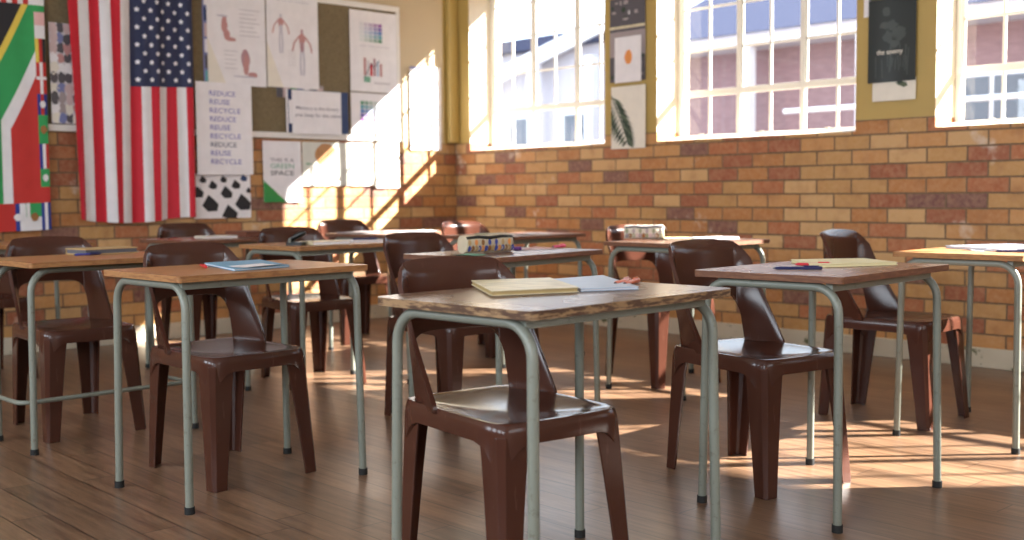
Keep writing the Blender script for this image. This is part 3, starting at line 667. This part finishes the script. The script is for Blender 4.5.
# flags ------------------------------------------------------------
class Cloth(Sheet):
    def __init__(s, w, h, amp, ph, folds, off=.03, gather=.0, sag=None): super().__init__(w, h); s.amp, s.ph, s.fo, s.off, s.ga, s.sag = amp, ph, folds, off, gather, sag or (lambda u: 0)
    def P(s, u, v, e=0):
        t = 1 - v; d = s.off + s.amp * (.35 + .65 * t) * (math.sin(2 * PI * (s.fo * u + s.ph + .10 * t)) + .45 * math.sin(2 * PI * (s.fo * 2.3 * u + 1.7 * s.ph - .15 * t)))
        uu = .5 + (u - .5) * (1 - s.ga * t) + .012 * math.sin(2 * PI * (s.fo * u + s.ph + .25)) * t + s.lean(u, t)
        return (uu * s.w, -d - e, v * s.h - s.sag(u) * t)
    def lean(s, u, t): return 0
    def cell(s, u0, v0, u1, v1, m, lay=0, nu=None, nv=None):
        nu = nu or max(1, int((u1 - u0) * 60)); nv = nv or max(1, int((v1 - v0) * 30))
        s.grid(lambda i, j: s.P(u0 + (u1 - u0) * i, v0 + (v1 - v0) * j, .0004 * lay), nu, nv, m)
class USFlag(Cloth):
    def lean(s, u, t): return .028 * math.sin(PI * u) * (1 - .6 * t) + (.030 * max(0, .35 - u) / .35) * math.sin(t * PI * .5) * (1 if t < 1 else 1)
usf = USFlag(.845, 1.50, .022, .15, 3.2, .045, .02, lambda u: .030 * math.sin(PI * min(1, u * 1.15)) + .01)
for k in range(13): usf.cell(k / 13, 0, (k + 1) / 13, 1, 'red' if k % 2 == 0 else 'white_cloth', 0, 5, 40)
CU, CV = 6 / 13, 1 - .425
usf.cell(CU, CV, 1, 1, 'navy', 3, 40, 16)
def star(s, u, v, r, m):
    s.poly([(u + rr * math.cos(PI / 2 + k * PI / 5) / s.w, v + rr * math.sin(PI / 2 + k * PI / 5) / s.h) for k in range(10) for rr in [(r if k % 2 == 0 else r * .5)]], m, 11)
for rw in range(11):
    n = 5 if rw % 2 == 0 else 4
    for k in range(n):
        u = CU + (1 - CU) * ((2 * k + (1 if n == 5 else 2)) / 10); v = CV + (1 - CV) * (1 - (rw + .8) / 11.6)
        star(usf, u, v, .0185, 'star')
USFZ = .83
tag(usf.build('american_flag', loc=(XW + .012, 2.797, USFZ), rot=PI / 2), 'large flag with red and white stripes and white stars on navy, hung vertically', 'flag')
# African flags cloth with the South African flag in the middle
af = Cloth(1.25, 1.60, .010, .3, 3.0, .035, .0, lambda u: .035 * (1 - u))
def band(u0, v0, u1, v1, key):
    # diagonal bands: q = (distance from the upper left apex line)
    nu, nv = 36, 44
    for i in range(nu):
        for j in range(nv):
            a = u0 + (u1 - u0) * i / nu; b_ = u0 + (u1 - u0) * (i + 1) / nu; c = v0 + (v1 - v0) * j / nv; d = v0 + (v1 - v0) * (j + 1) / nv
            cell = [(a, c), (b_, c), (b_, d), (a, d)]
            lo = -9
            for hi, m in key:
                p = clip_poly(cell, -SL, 1, hi) if hi < 90 else cell
                p = clip_poly(p, SL, -1, -lo) if p and lo > -90 else p
                if len(p) > 2: af.poly(p, m, 3)
                lo = hi
SL = 1.64     # slope of the diagonal in (u, v)
af.cell(0, 0, 1, 1, 'sa_red', 0, 60, 30)
# value q = v - SL*u ; the diagonals run down to the left
key = [(-.964, 'sa_red'), (-.871, 'white_cloth'), (-.659, 'sa_green'), (-.609, 'sa_yellow'), (99, 'black_cloth')]
band(.30, .105, .948, .855, key)
af.cell(.785, .105, .822, .40, 'white_cloth', 9); af.cell(.30, .105, .785, .42, 'sa_green', 9)
def mini(u0, v0, u1, v1, cols, vert=False, cross=None):
    n = len(cols)
    for k, m in enumerate(cols):
        if vert: af.cell(u0 + (u1 - u0) * k / n, v0, u0 + (u1 - u0) * (k + 1) / n, v1, m, 5, 3, 6)
        else: af.cell(u0, v0 + (v1 - v0) * k / n, u1, v0 + (v1 - v0) * (k + 1) / n, m, 5, 4, 3)
    if cross:
        cu, cv = (u0 + u1) / 2, (v0 + v1) / 2
        if cross == 'x': af.cell(cu - .008, v0, cu + .008, v1, 'white_cloth', 7, 2, 6); af.cell(u0, cv - .006, u1, cv + .006, 'white_cloth', 7, 4, 1)
        elif cross == 'o': af.blob(cu, cv, .018, .016, 'case_brown', 14, 10, 2, .3)
        elif cross == 'w': af.blob(cu, cv, .016, .014, 'white_cloth', 14, 10, 2, .1)
R0, R1 = .948, 1.0
side = [(.105, .165, ['sa_red', 'sa_red'], None), (.165, .235, ['sa_green', 'sa_green'], 'w'), (.235, .33, ['blue_cloth', 'white_cloth', 'sa_red'], None), (.33, .44, ['sa_green', 'sa_green'], 'o'), (.44, .52, ['blue_cloth', 'sa_red', 'blue_cloth'], 'w'),
        (.52, .64, ['sa_red'], 'x'), (.64, .73, ['sa_yellow', 'sa_red', 'black_cloth'], None), (.73, .83, ['white_cloth', 'pink_paper'], None), (.83, .88, ['sa_green', 'white_cloth'], None), (.88, .94, ['blue_cloth', 'sa_red'], None), (.94, 1.0, ['white_cloth', 'sa_green'], None)]
for a, b_, cs, cr in side: mini(R0, a, R1, b_, cs, len(cs) == 3, cr)
bot = [(.30, .40, ['sa_red', 'white_cloth'], None), (.40, .50, ['sa_yellow', 'sa_green'], None), (.50, .58, ['sa_green', 'sa_yellow'], None), (.58, .64, ['flag_violet', 'white_cloth'], 'o')]
for a, b_, cs, cr in bot: mini(a, 0, b_, .105, cs, False, cr)
mini(.64, 0, .828, .105, ['sa_red'], False, None); mini(.828, 0, .845, .105, ['blue_cloth'], False, 'w'); mini(.87, 0, .945, .105, ['white_cloth', 'sa_green'], False, 'o'); mini(.845, .0, .89, .105, ['white_cloth'], False); mini(.945, 0, 1.0, .105, ['blue_cloth', 'white_cloth', 'blue_cloth'], True)
for k in range(26): mini(.30 + k * .025, .855, .30 + (k + 1) * .025, .91, ['white_cloth' if k % 2 else 'sa_red'])
tag(af.build('african_flag', loc=(XW + .014, 1.412, .762), rot=PI / 2), 'green, red and black flag cloth bordered with small flags at the left edge', 'flag')

# ------------------------------------------------------------------ things on the piers between the windows
GQ = 'prints on the mustard piers between the windows'
s = Sheet(.325, .58); s.back('collage_grey'); rnd = random.Random(3)
s.rect(0, 0, 1, .30, 'collage_dark', 1); s.rect(0, .30, 1, .60, 'collage_grey', 1); s.rect(0, .60, 1, .63, 'collage_dark', 1); s.rect(0, .66, 1, 1, 'collage_dark', 1)
for k in range(26): s.blob(rnd.uniform(.06, .94), rnd.choice([rnd.uniform(.02, .42), rnd.uniform(.7, .98)]), rnd.uniform(.03, .09), rnd.uniform(.01, .035), rnd.choice(['collage_dark', 'pale_grey', 'leaf_dark', 'collage_grey']), 2 + k % 3, 8, k, .5)
s.rect(0, .635, 1, .665, 'kraft', 5)
hang(s, 'magazine_picture', 'grey landscape photograph pinned high on the pier between first and second windows', 'picture', 'Y', -5.394, 1.735, .004, GQ)
s = Sheet(.325, .28); s.back('collage_grey'); s.rect(0, 0, 1, .55, 'collage_dark', 1)
for k in range(12): s.blob(rnd.uniform(.06, .94), rnd.uniform(.2, .95), rnd.uniform(.03, .10), rnd.uniform(.03, .09), rnd.choice(['collage_dark', 'pale_grey', 'leaf_dark']), 2 + k % 3, 8, k + 50, .5)
hang(s, 'magazine_picture', 'dark landscape photograph at the very top of the pier between first and second windows', 'picture', 'Y', -5.394, 2.325, .004, GQ)
s = Sheet(.243, .315); s.back('paper'); s.blob(.52, .55, .14, .16, 'orange_print', 1, 16, 4, .15); hang(s, 'white_card', 'white card with an orange oval on it, over the grey photographs', 'picture', 'Y', -5.340, 1.728, .016, GQ)
s = Sheet(.315, .435); s.back('cream_paper'); rnd = random.Random(6)
s.line([(.0, .86), (.22, .55), (.45, .18), (.50, .06)], .008, 'leaf_dark', 2)
for k in range(11):
    t_ = k / 10; u = .02 + .45 * t_; v = .84 - .70 * t_
    for sgn in (1, -1):
        L_ = .52 * math.sin(PI * (.25 + .6 * t_)) * (1 if sgn > 0 else .8); a = math.radians(-35 if sgn > 0 else -115) - t_ * .3
        tip = (u + L_ * math.cos(a) * 1.2, v + L_ * math.sin(a) * .8); nx, ny = -math.sin(a) * .045, math.cos(a) * .030
        q = [(u, v), (u + (tip[0] - u) * .5 + nx, v + (tip[1] - v) * .5 + ny), tip, (u + (tip[0] - u) * .5 - nx, v + (tip[1] - v) * .5 - ny)]
        s.poly([(min(.99, max(.0, p)), min(.99, max(.01, r_))) for p, r_ in q], 'leaf_dark' if k % 3 else 'leaf_mid', 3)
hang(s, 'palm_print', 'white print of a dark palm frond below the card with the orange oval', 'picture', 'Y', -5.378, 1.268, .01, GQ)
s = Sheet(.293, .47); s.back('night'); rnd = random.Random(2)
for k in range(16):
    u = rnd.uniform(.15, .85); s.line([(u, rnd.uniform(.05, .2)), (u + rnd.uniform(-.06, .06), rnd.uniform(.25, .45))], .006, 'night_light', 1)
for k in range(9): s.blob(rnd.uniform(.3, .7), rnd.uniform(.45, .9), rnd.uniform(.05, .14), rnd.uniform(.03, .08), 'night_light', 1 + k % 2, 10, k, .6)
s.text('the enemy', .19, .335, .040, 'cream_paper', .16, 3, .012)
hang(s, 'dark_poster', 'dark poster with small white words on the pier between second and third windows', 'poster', 'Y', -3.390, 1.578, .012, GQ)
s = Sheet(.292, .30); s.back('black_cloth'); s.rect(0, 0, .45, .06, 'leaf_mid', 1); s.rect(.45, 0, 1, .07, 'muscle', 1)
for k in range(7): s.blob(rnd.uniform(.1, .9), rnd.uniform(.15, .9), .12, .06, 'night_light', 1 + k % 2, 9, k + 9, .5)
hang(s, 'dark_picture', 'black picture with a coloured lower strip above the dark poster', 'picture', 'Y', -3.388, 2.050, .012, GQ)
s = Sheet(.265, .125); s.back('cream_paper'); s.blob(.70, .72, .12, .12, 'leaf_mid', 1, 9, 4, .7); s.blob(.62, .80, .07, .06, 'leaf_dark', 2, 8, 5, .7); hang(s, 'paper_strip', 'cream paper strip with a green leaf sticking out below the dark poster', 'paper', 'Y', -3.362, 1.472, .006, GQ)
s = Sheet(.045, .60, .001); s.back('paper'); hang(s, 'paper_strip', 'thin white paper edge left of the dark poster and picture', 'paper', 'Y', -3.425, 1.96, .004, GQ)

# ------------------------------------------------------------------ things on the desks
TZ = DH
def quad_thing(name, label, cat, c, rot, w_, d_, h_, cover, pages=None, group=None, z=TZ, cov_t=.0012, spine=None):
    """A book, pad or folder lying flat: covers, page block and spine as parts."""
    t = thing(name, label, cat, (c[0], c[1], z + .0004), rot, group)
    b = MB(); b.prism(rrect(w_, d_, .004, 3), h_ - cov_t, h_, cover); b.prism(rrect(w_, d_, .004, 3), 0, cov_t, cover)
    if spine is not False: b.box((-w_ / 2, -d_ / 2 + .002, 0), (-w_ / 2 + .0015, d_ / 2 - .002, h_), cover)
    b.build('cover', t)
    p = MB(); p.prism(rrect(w_ - .008, d_ - .008, .002, 2), cov_t, h_ - cov_t, pages or 'paper'); p.build('pages', t)
    return t
def sheet_thing(name, label, c, rot, w_, d_, m, n=1, group=None, z=TZ, writing=True, cat='paper'):
    b = MB()
    for k in range(n):
        r = .06 * k; b.T = Matrix.Rotation(r, 4, 'Z'); b.grid(lambda u, v: ((u - .5) * w_, (v - .5) * d_, .0008 + k * .0012 + .003 * (abs(u - .5) * 2) ** 4), 10, 6, m)
        b.grid(lambda u, v: ((u - .5) * w_, (v - .5) * d_, .0003 + k * .0012 + .003 * (abs(u - .5) * 2) ** 4), 10, 6, m, True, True)
    if writing:
        for j in range(9): b.box((-w_ * .36, -d_ * .4 + j * d_ * .09, n * .0012 + .0002), (w_ * (.3 - .07 * (j % 3)), -d_ * .4 + j * d_ * .09 + .0016, n * .0012 + .0005), 'pale_ink')
    o = b.build(name, loc=(c[0], c[1], z), rot=rot); return tag(o, label, cat, group)
def pen(name, label, p, q, r, body, cap=None, tip='ink', z=TZ, cat='pen', group=None):
    a = Vector((p[0], p[1])); d = Vector((q[0], q[1])) - a; L = d.length; ang = math.atan2(d.y, d.x)
    t = thing(name, label, cat, (p[0], p[1], z + r + .0003), ang, group)
    b = MB(); b.tube([(L * .06, 0, 0), (L * .10, 0, 0), (L * .62, 0, 0)], [r * .7, r * .92, r * .92], body, 12); b.build('barrel', t)
    b = MB(); b.tube([(L * .60, 0, 0), (L * .62, 0, 0), (L * .97, 0, 0), (L, 0, 0)], [r * .9, r, r, r * .75], cap or body, 12); b.box((L * .63, -r * .25, r * .7), (L * .93, r * .25, r * 1.45), cap or body); b.build('cap', t)
    b = MB(); b.tube([(0, 0, 0), (L * .02, 0, 0), (L * .06, 0, 0)], [r * .12, r * .3, r * .7], tip, 10); b.build('tip', t)
    return t
# worn front desk
def notebook_pts(name, label, pts, h, cover, pages, cat, z=TZ, inset=.004):
    c = Vector((sum(p[0] for p in pts) / 4, sum(p[1] for p in pts) / 4)); P = [(p[0] - c.x, p[1] - c.y) for p in pts]
    t = thing(name, label, cat, (c.x, c.y, z + .0004)); k = 1 - inset * 6
    b = MB(); b.prism(P, h - .0018, h, cover); b.prism(P, 0, .0018, cover); b.build('cover', t)
    b = MB(); b.prism([(x * k, y * k) for x, y in P], .0018, h - .0018, pages); b.build('pages', t); return t
notebook_pts('notebook', 'cream patterned notebook with a kraft edge on the worn front desk', [(-2.215, 1.915), (-1.935, 1.735), (-1.855, 1.945), (-2.130, 2.12)], .012, 'kraft', 'kraft_edge', 'notebook')
notebook_pts('thin_book', 'thin pale blue book partly under the cream notebook on the worn front desk', [(-1.858, 1.955), (-1.80, 2.10), (-2.13, 2.33), (-2.135, 2.135)], .007, 'pale_blue', 'paper', 'book', TZ)
pen('highlighter', 'coral highlighter lying next to the pale blue book, nearer its corner', (-1.880, 2.135), (-1.940, 2.262), .0065, 'coral', 'coral', 'ink', cat='highlighter', group='coral highlighters')
pen('highlighter', 'coral highlighter further from the pale blue book with a paler cap', (-1.903, 2.125), (-1.963, 2.252), .0065, 'coral', 'pink_paper', 'ink', cat='highlighter', group='coral highlighters')
# blue notebook desk
notebook_pts('exercise_book', 'bright blue exercise book on the orange-topped desk', [(-3.56, 1.86), (-3.18, 1.765), (-3.22, 1.99), (-3.58, 2.09)], .007, 'sky_blue', 'paper', 'notebook')
sheet_thing('paper_sheet', 'white sheet lying on the front edge of the bright blue exercise book', (-3.245, 1.885), .3, .10, .16, 'paper', 1, None, TZ + .008, False)
pen('ballpoint_pen', 'red pen beside the bright blue exercise book', (-3.50, 1.815), (-3.37, 1.768), .005, 'pen_red', 'pen_red')
# left edge desk
quad_thing('hardback_book', 'thick tan hardback with dark sides on the desk at the left edge', 'book', (-4.62, 1.95), .12, .16, .24, .024, 'book_tan', 'ink', None, cov_t=.004)
pen('ballpoint_pen', 'blue and white pen in front of the tan hardback', (-4.50, 1.78), (-4.52, 1.90), .005, 'pen_blue', 'pen_navy')
# yellow pad desk
notebook_pts('writing_pad', 'pale yellow writing pad on the reddish desk', [(-2.11, 3.235), (-1.90, 3.055), (-1.775, 3.33), (-1.965, 3.45)], .010, 'pad_yellow', 'pad_yellow', 'notepad')
pen('ballpoint_pen', 'red pen lying in front of the yellow writing pad', (-2.00, 3.09), (-1.905, 3.155), .0055, 'pen_red', 'pen_red', 'pen_red', TZ)
pen('ballpoint_pen', 'navy pen cap-end to the right, in front of the red pen', (-1.945, 2.885), (-1.835, 2.985), .0055, 'pen_navy', 'pen_navy')
# pencil cases
def pencil_case(label, c, rot, L, pal, zipm='black_plastic'):
    t = thing('pencil_case', label, 'pencil case', (c[0], c[1], TZ + .0005), rot)
    n = 20
    def sec(x, k):
        w_ = .036 * k; h_ = .072 * (.7 + .3 * k); return [(x, w_ * math.copysign(abs(math.cos(a)) ** .7, math.cos(a)), h_ / 2 + h_ / 2 * math.copysign(abs(math.sin(a)) ** .7, math.sin(a))) for a in [2 * PI * i / n for i in range(n)]]
    xs = [-L / 2, -L / 2 + .004, -L * .25, 0, L * .25, L / 2 - .004, L / 2]; ks = [.8, .95, 1, .93, 1, .98, .82]
    b = MB(); b.loft([sec(x, k) for x, k in zip(xs, ks)], pal[0], True, True)
    for i in range(int(L / .017)):   # printed motifs along the sides
        x = -L / 2 + .012 + i * .0168
        for sgn in (-1, 1):
            for z0, m in ((.006, pal[1 + i % (len(pal) - 1)]), (.030, pal[1 + (i + 2) % (len(pal) - 1)])):
                if z0 > .02 and i % 2: continue
                pts = []
                for a in range(10):
                    q = 2 * PI * a / 10; z = z0 + .013 + .0125 * math.sin(q); zz = (z - .036) / .036; yy = .036 * max(0, 1 - abs(zz) ** (2 / .7)) ** .35 * .985 + .0016
                    pts.append((x + .0082 * math.cos(q), sgn * yy, z))
                b.add(pts, [tuple(range(10)) if sgn < 0 else tuple(range(10))[::-1]], m)
    b.build('case_body', t)
    b = MB(); b.tube([(-L / 2 + .004, -.024, .058), (-L * .25, -.026, .064), (0, -.026, .059), (L * .25, -.026, .064), (L / 2 - .004, -.024, .060)], .008, zipm, 8); b.build('zip', t)
    b = MB(); b.tube([(L / 2 - .012, -.024, .060), (L / 2 + .004, -.022, .058), (L / 2 + .012, -.018, .046)], [.003, .0035, .002], zipm, 8); b.build('zip_pull', t)
    return t
pencil_case('patterned pencil case with black zip and blue and brown motifs', (-3.395, 3.015), 1.50, .24, ['case_cream', 'case_blue', 'case_brown', 'book_tan', 'case_blue', 'orange_print'])
pencil_case('pale floral pencil case in full sun', (-3.72, 4.38), .75, .20, ['case_base', 'collage_grey', 'case_brown', 'green_grey', 'collage_pink'], 'collage_dark')
sheet_thing('paper_sheet', 'pinkish paper beside the patterned pencil case', (-3.47, 3.32), 1.35, .20, .18, 'pink_paper', 1, None, TZ, True)
sheet_thing('paper_sheet', 'pale green sheet at the end of the desk behind the front chair', (-3.30, 2.84), 1.5, .08, .13, 'mint_ink', 1, None, TZ, False)
pen('marker_pen', 'pink marker at the far end of the pencil case desk', (-3.40, 3.28 + .12), (-3.44, 3.40 + .12), .007, 'pink', 'pink')
b = MB(); b.prism(rrect(.03, .02, .004), 0, .014, 'purple'); bevel(b.build('eraser', loc=(-3.43, 3.225, TZ + .0004), rot=.4), .003); tag(bpy.data.objects['eraser'], 'small purple eraser right beside the patterned pencil case', 'eraser')
# sunlit desk by the wall
quad_thing('exercise_book', 'pale exercise book at the far end of the sunlit desk', 'notebook', (-3.46, 4.62), 1.4, .21, .15, .008, 'paper', 'paper')
quad_thing('exercise_book', 'yellow-covered exercise book in the middle of the sunlit desk', 'notebook', (-3.55, 4.46 + .03), 1.0, .14, .10, .007, 'pad_yellow', 'paper', z=TZ + .0001).location.x = -3.60
# black clip desk
def clip(c):
    t = thing('hole_punch', 'small black hole punch with raised handle beside the open book', 'hole punch', (c[0], c[1], TZ + .0004), .6)
    b = MB(); b.prism(rrect(.085, .05, .008), 0, .016, 'black_plastic'); bevel(b.build('base', t), .003)
    b = MB(); b.tube([(-.035, 0, .018), (-.01, 0, .036), (.03, 0, .055), (.05, 0, .060)], [.010, .013, .013, .008], 'black_plastic', 10); b.build('handle', t)
    b = MB(); b.tube([(-.02, -.024, .012), (-.02, -.024, .034)], .006, 'tube', 10); b.tube([(-.02, .024, .012), (-.02, .024, .034)], .006, 'tube', 10); b.build('punch_pin', t)
clip((-4.60, 2.88))
quad_thing('exercise_book', 'cream exercise book in front of the hole punch', 'notebook', (-4.58, 3.03), 1.45, .20, .15, .016, 'kraft', 'paper')
quad_thing('exercise_book', 'white exercise book at the far end of the hole punch desk', 'notebook', (-4.66, 3.31), 1.5, .21, .16, .010, 'paper', 'paper')
pen('ballpoint_pen', 'dark pen on top of the white exercise book', (-4.66, 3.24), (-4.62, 3.37), .005, 'pen_navy', 'pen_navy', 'ink', TZ + .0105)
# right edge desk
notebook_pts('folder', 'pale blue folder on the desk cut off by the right edge', [(-2.16, 4.44), (-1.86, 4.28), (-1.72, 4.58), (-2.02, 4.74)], .010, 'pale_blue', 'paper', 'folder')
sheet_thing('paper_sheet', 'white sheet under the front of the pale blue folder', (-1.93, 4.36), .5, .16, .12, 'paper', 1, None, TZ - .0006, True)
pen('ballpoint_pen', 'dark blue pen on the desk cut off by the right edge', (-1.86, 4.22), (-1.76, 4.30), .005, 'pen_navy', 'pen_navy')
# first window desk
quad_thing('exercise_book', 'green-grey exercise book on the desk under the first window', 'notebook', (-4.76, 4.30), 1.4, .19, .15, .010, 'green_grey', 'paper')
sheet_thing('paper_sheet', 'pale papers at the far end of the desk under the first window', (-4.75, 4.55), 1.6, .24, .18, 'paper', 2)
# back desks
quad_thing('exercise_book', 'cream exercise book on the desk below the black and white print', 'notebook', (-5.78, 3.10), 1.5, .20, .15, .012, 'cream_paper', 'paper')
quad_thing('hardback_book', 'dark red-brown book lying at the far end of the desk below the print', 'book', (-5.84, 3.34), 1.6, .17, .24, .030, 'book_brown', 'book_brown')
sheet_thing('paper_sheet', 'loose sunlit white papers on the skewed back desk', (-5.66, 4.38), 1.2, .30, .24, 'paper', 3)
quad_thing('magazine', 'thin grey magazine on the near end of the skewed back desk', 'magazine', (-5.75, 4.08), 1.9, .27, .19, .006, 'collage_grey', 'paper')
for o in list(bpy.data.objects):
    if o.type == 'MESH' and o.name.startswith(('seat', 'backrest')): 
        for p in o.data.polygons: p.use_smooth = True
        o.data.set_sharp_from_angle(angle=math.radians(38))
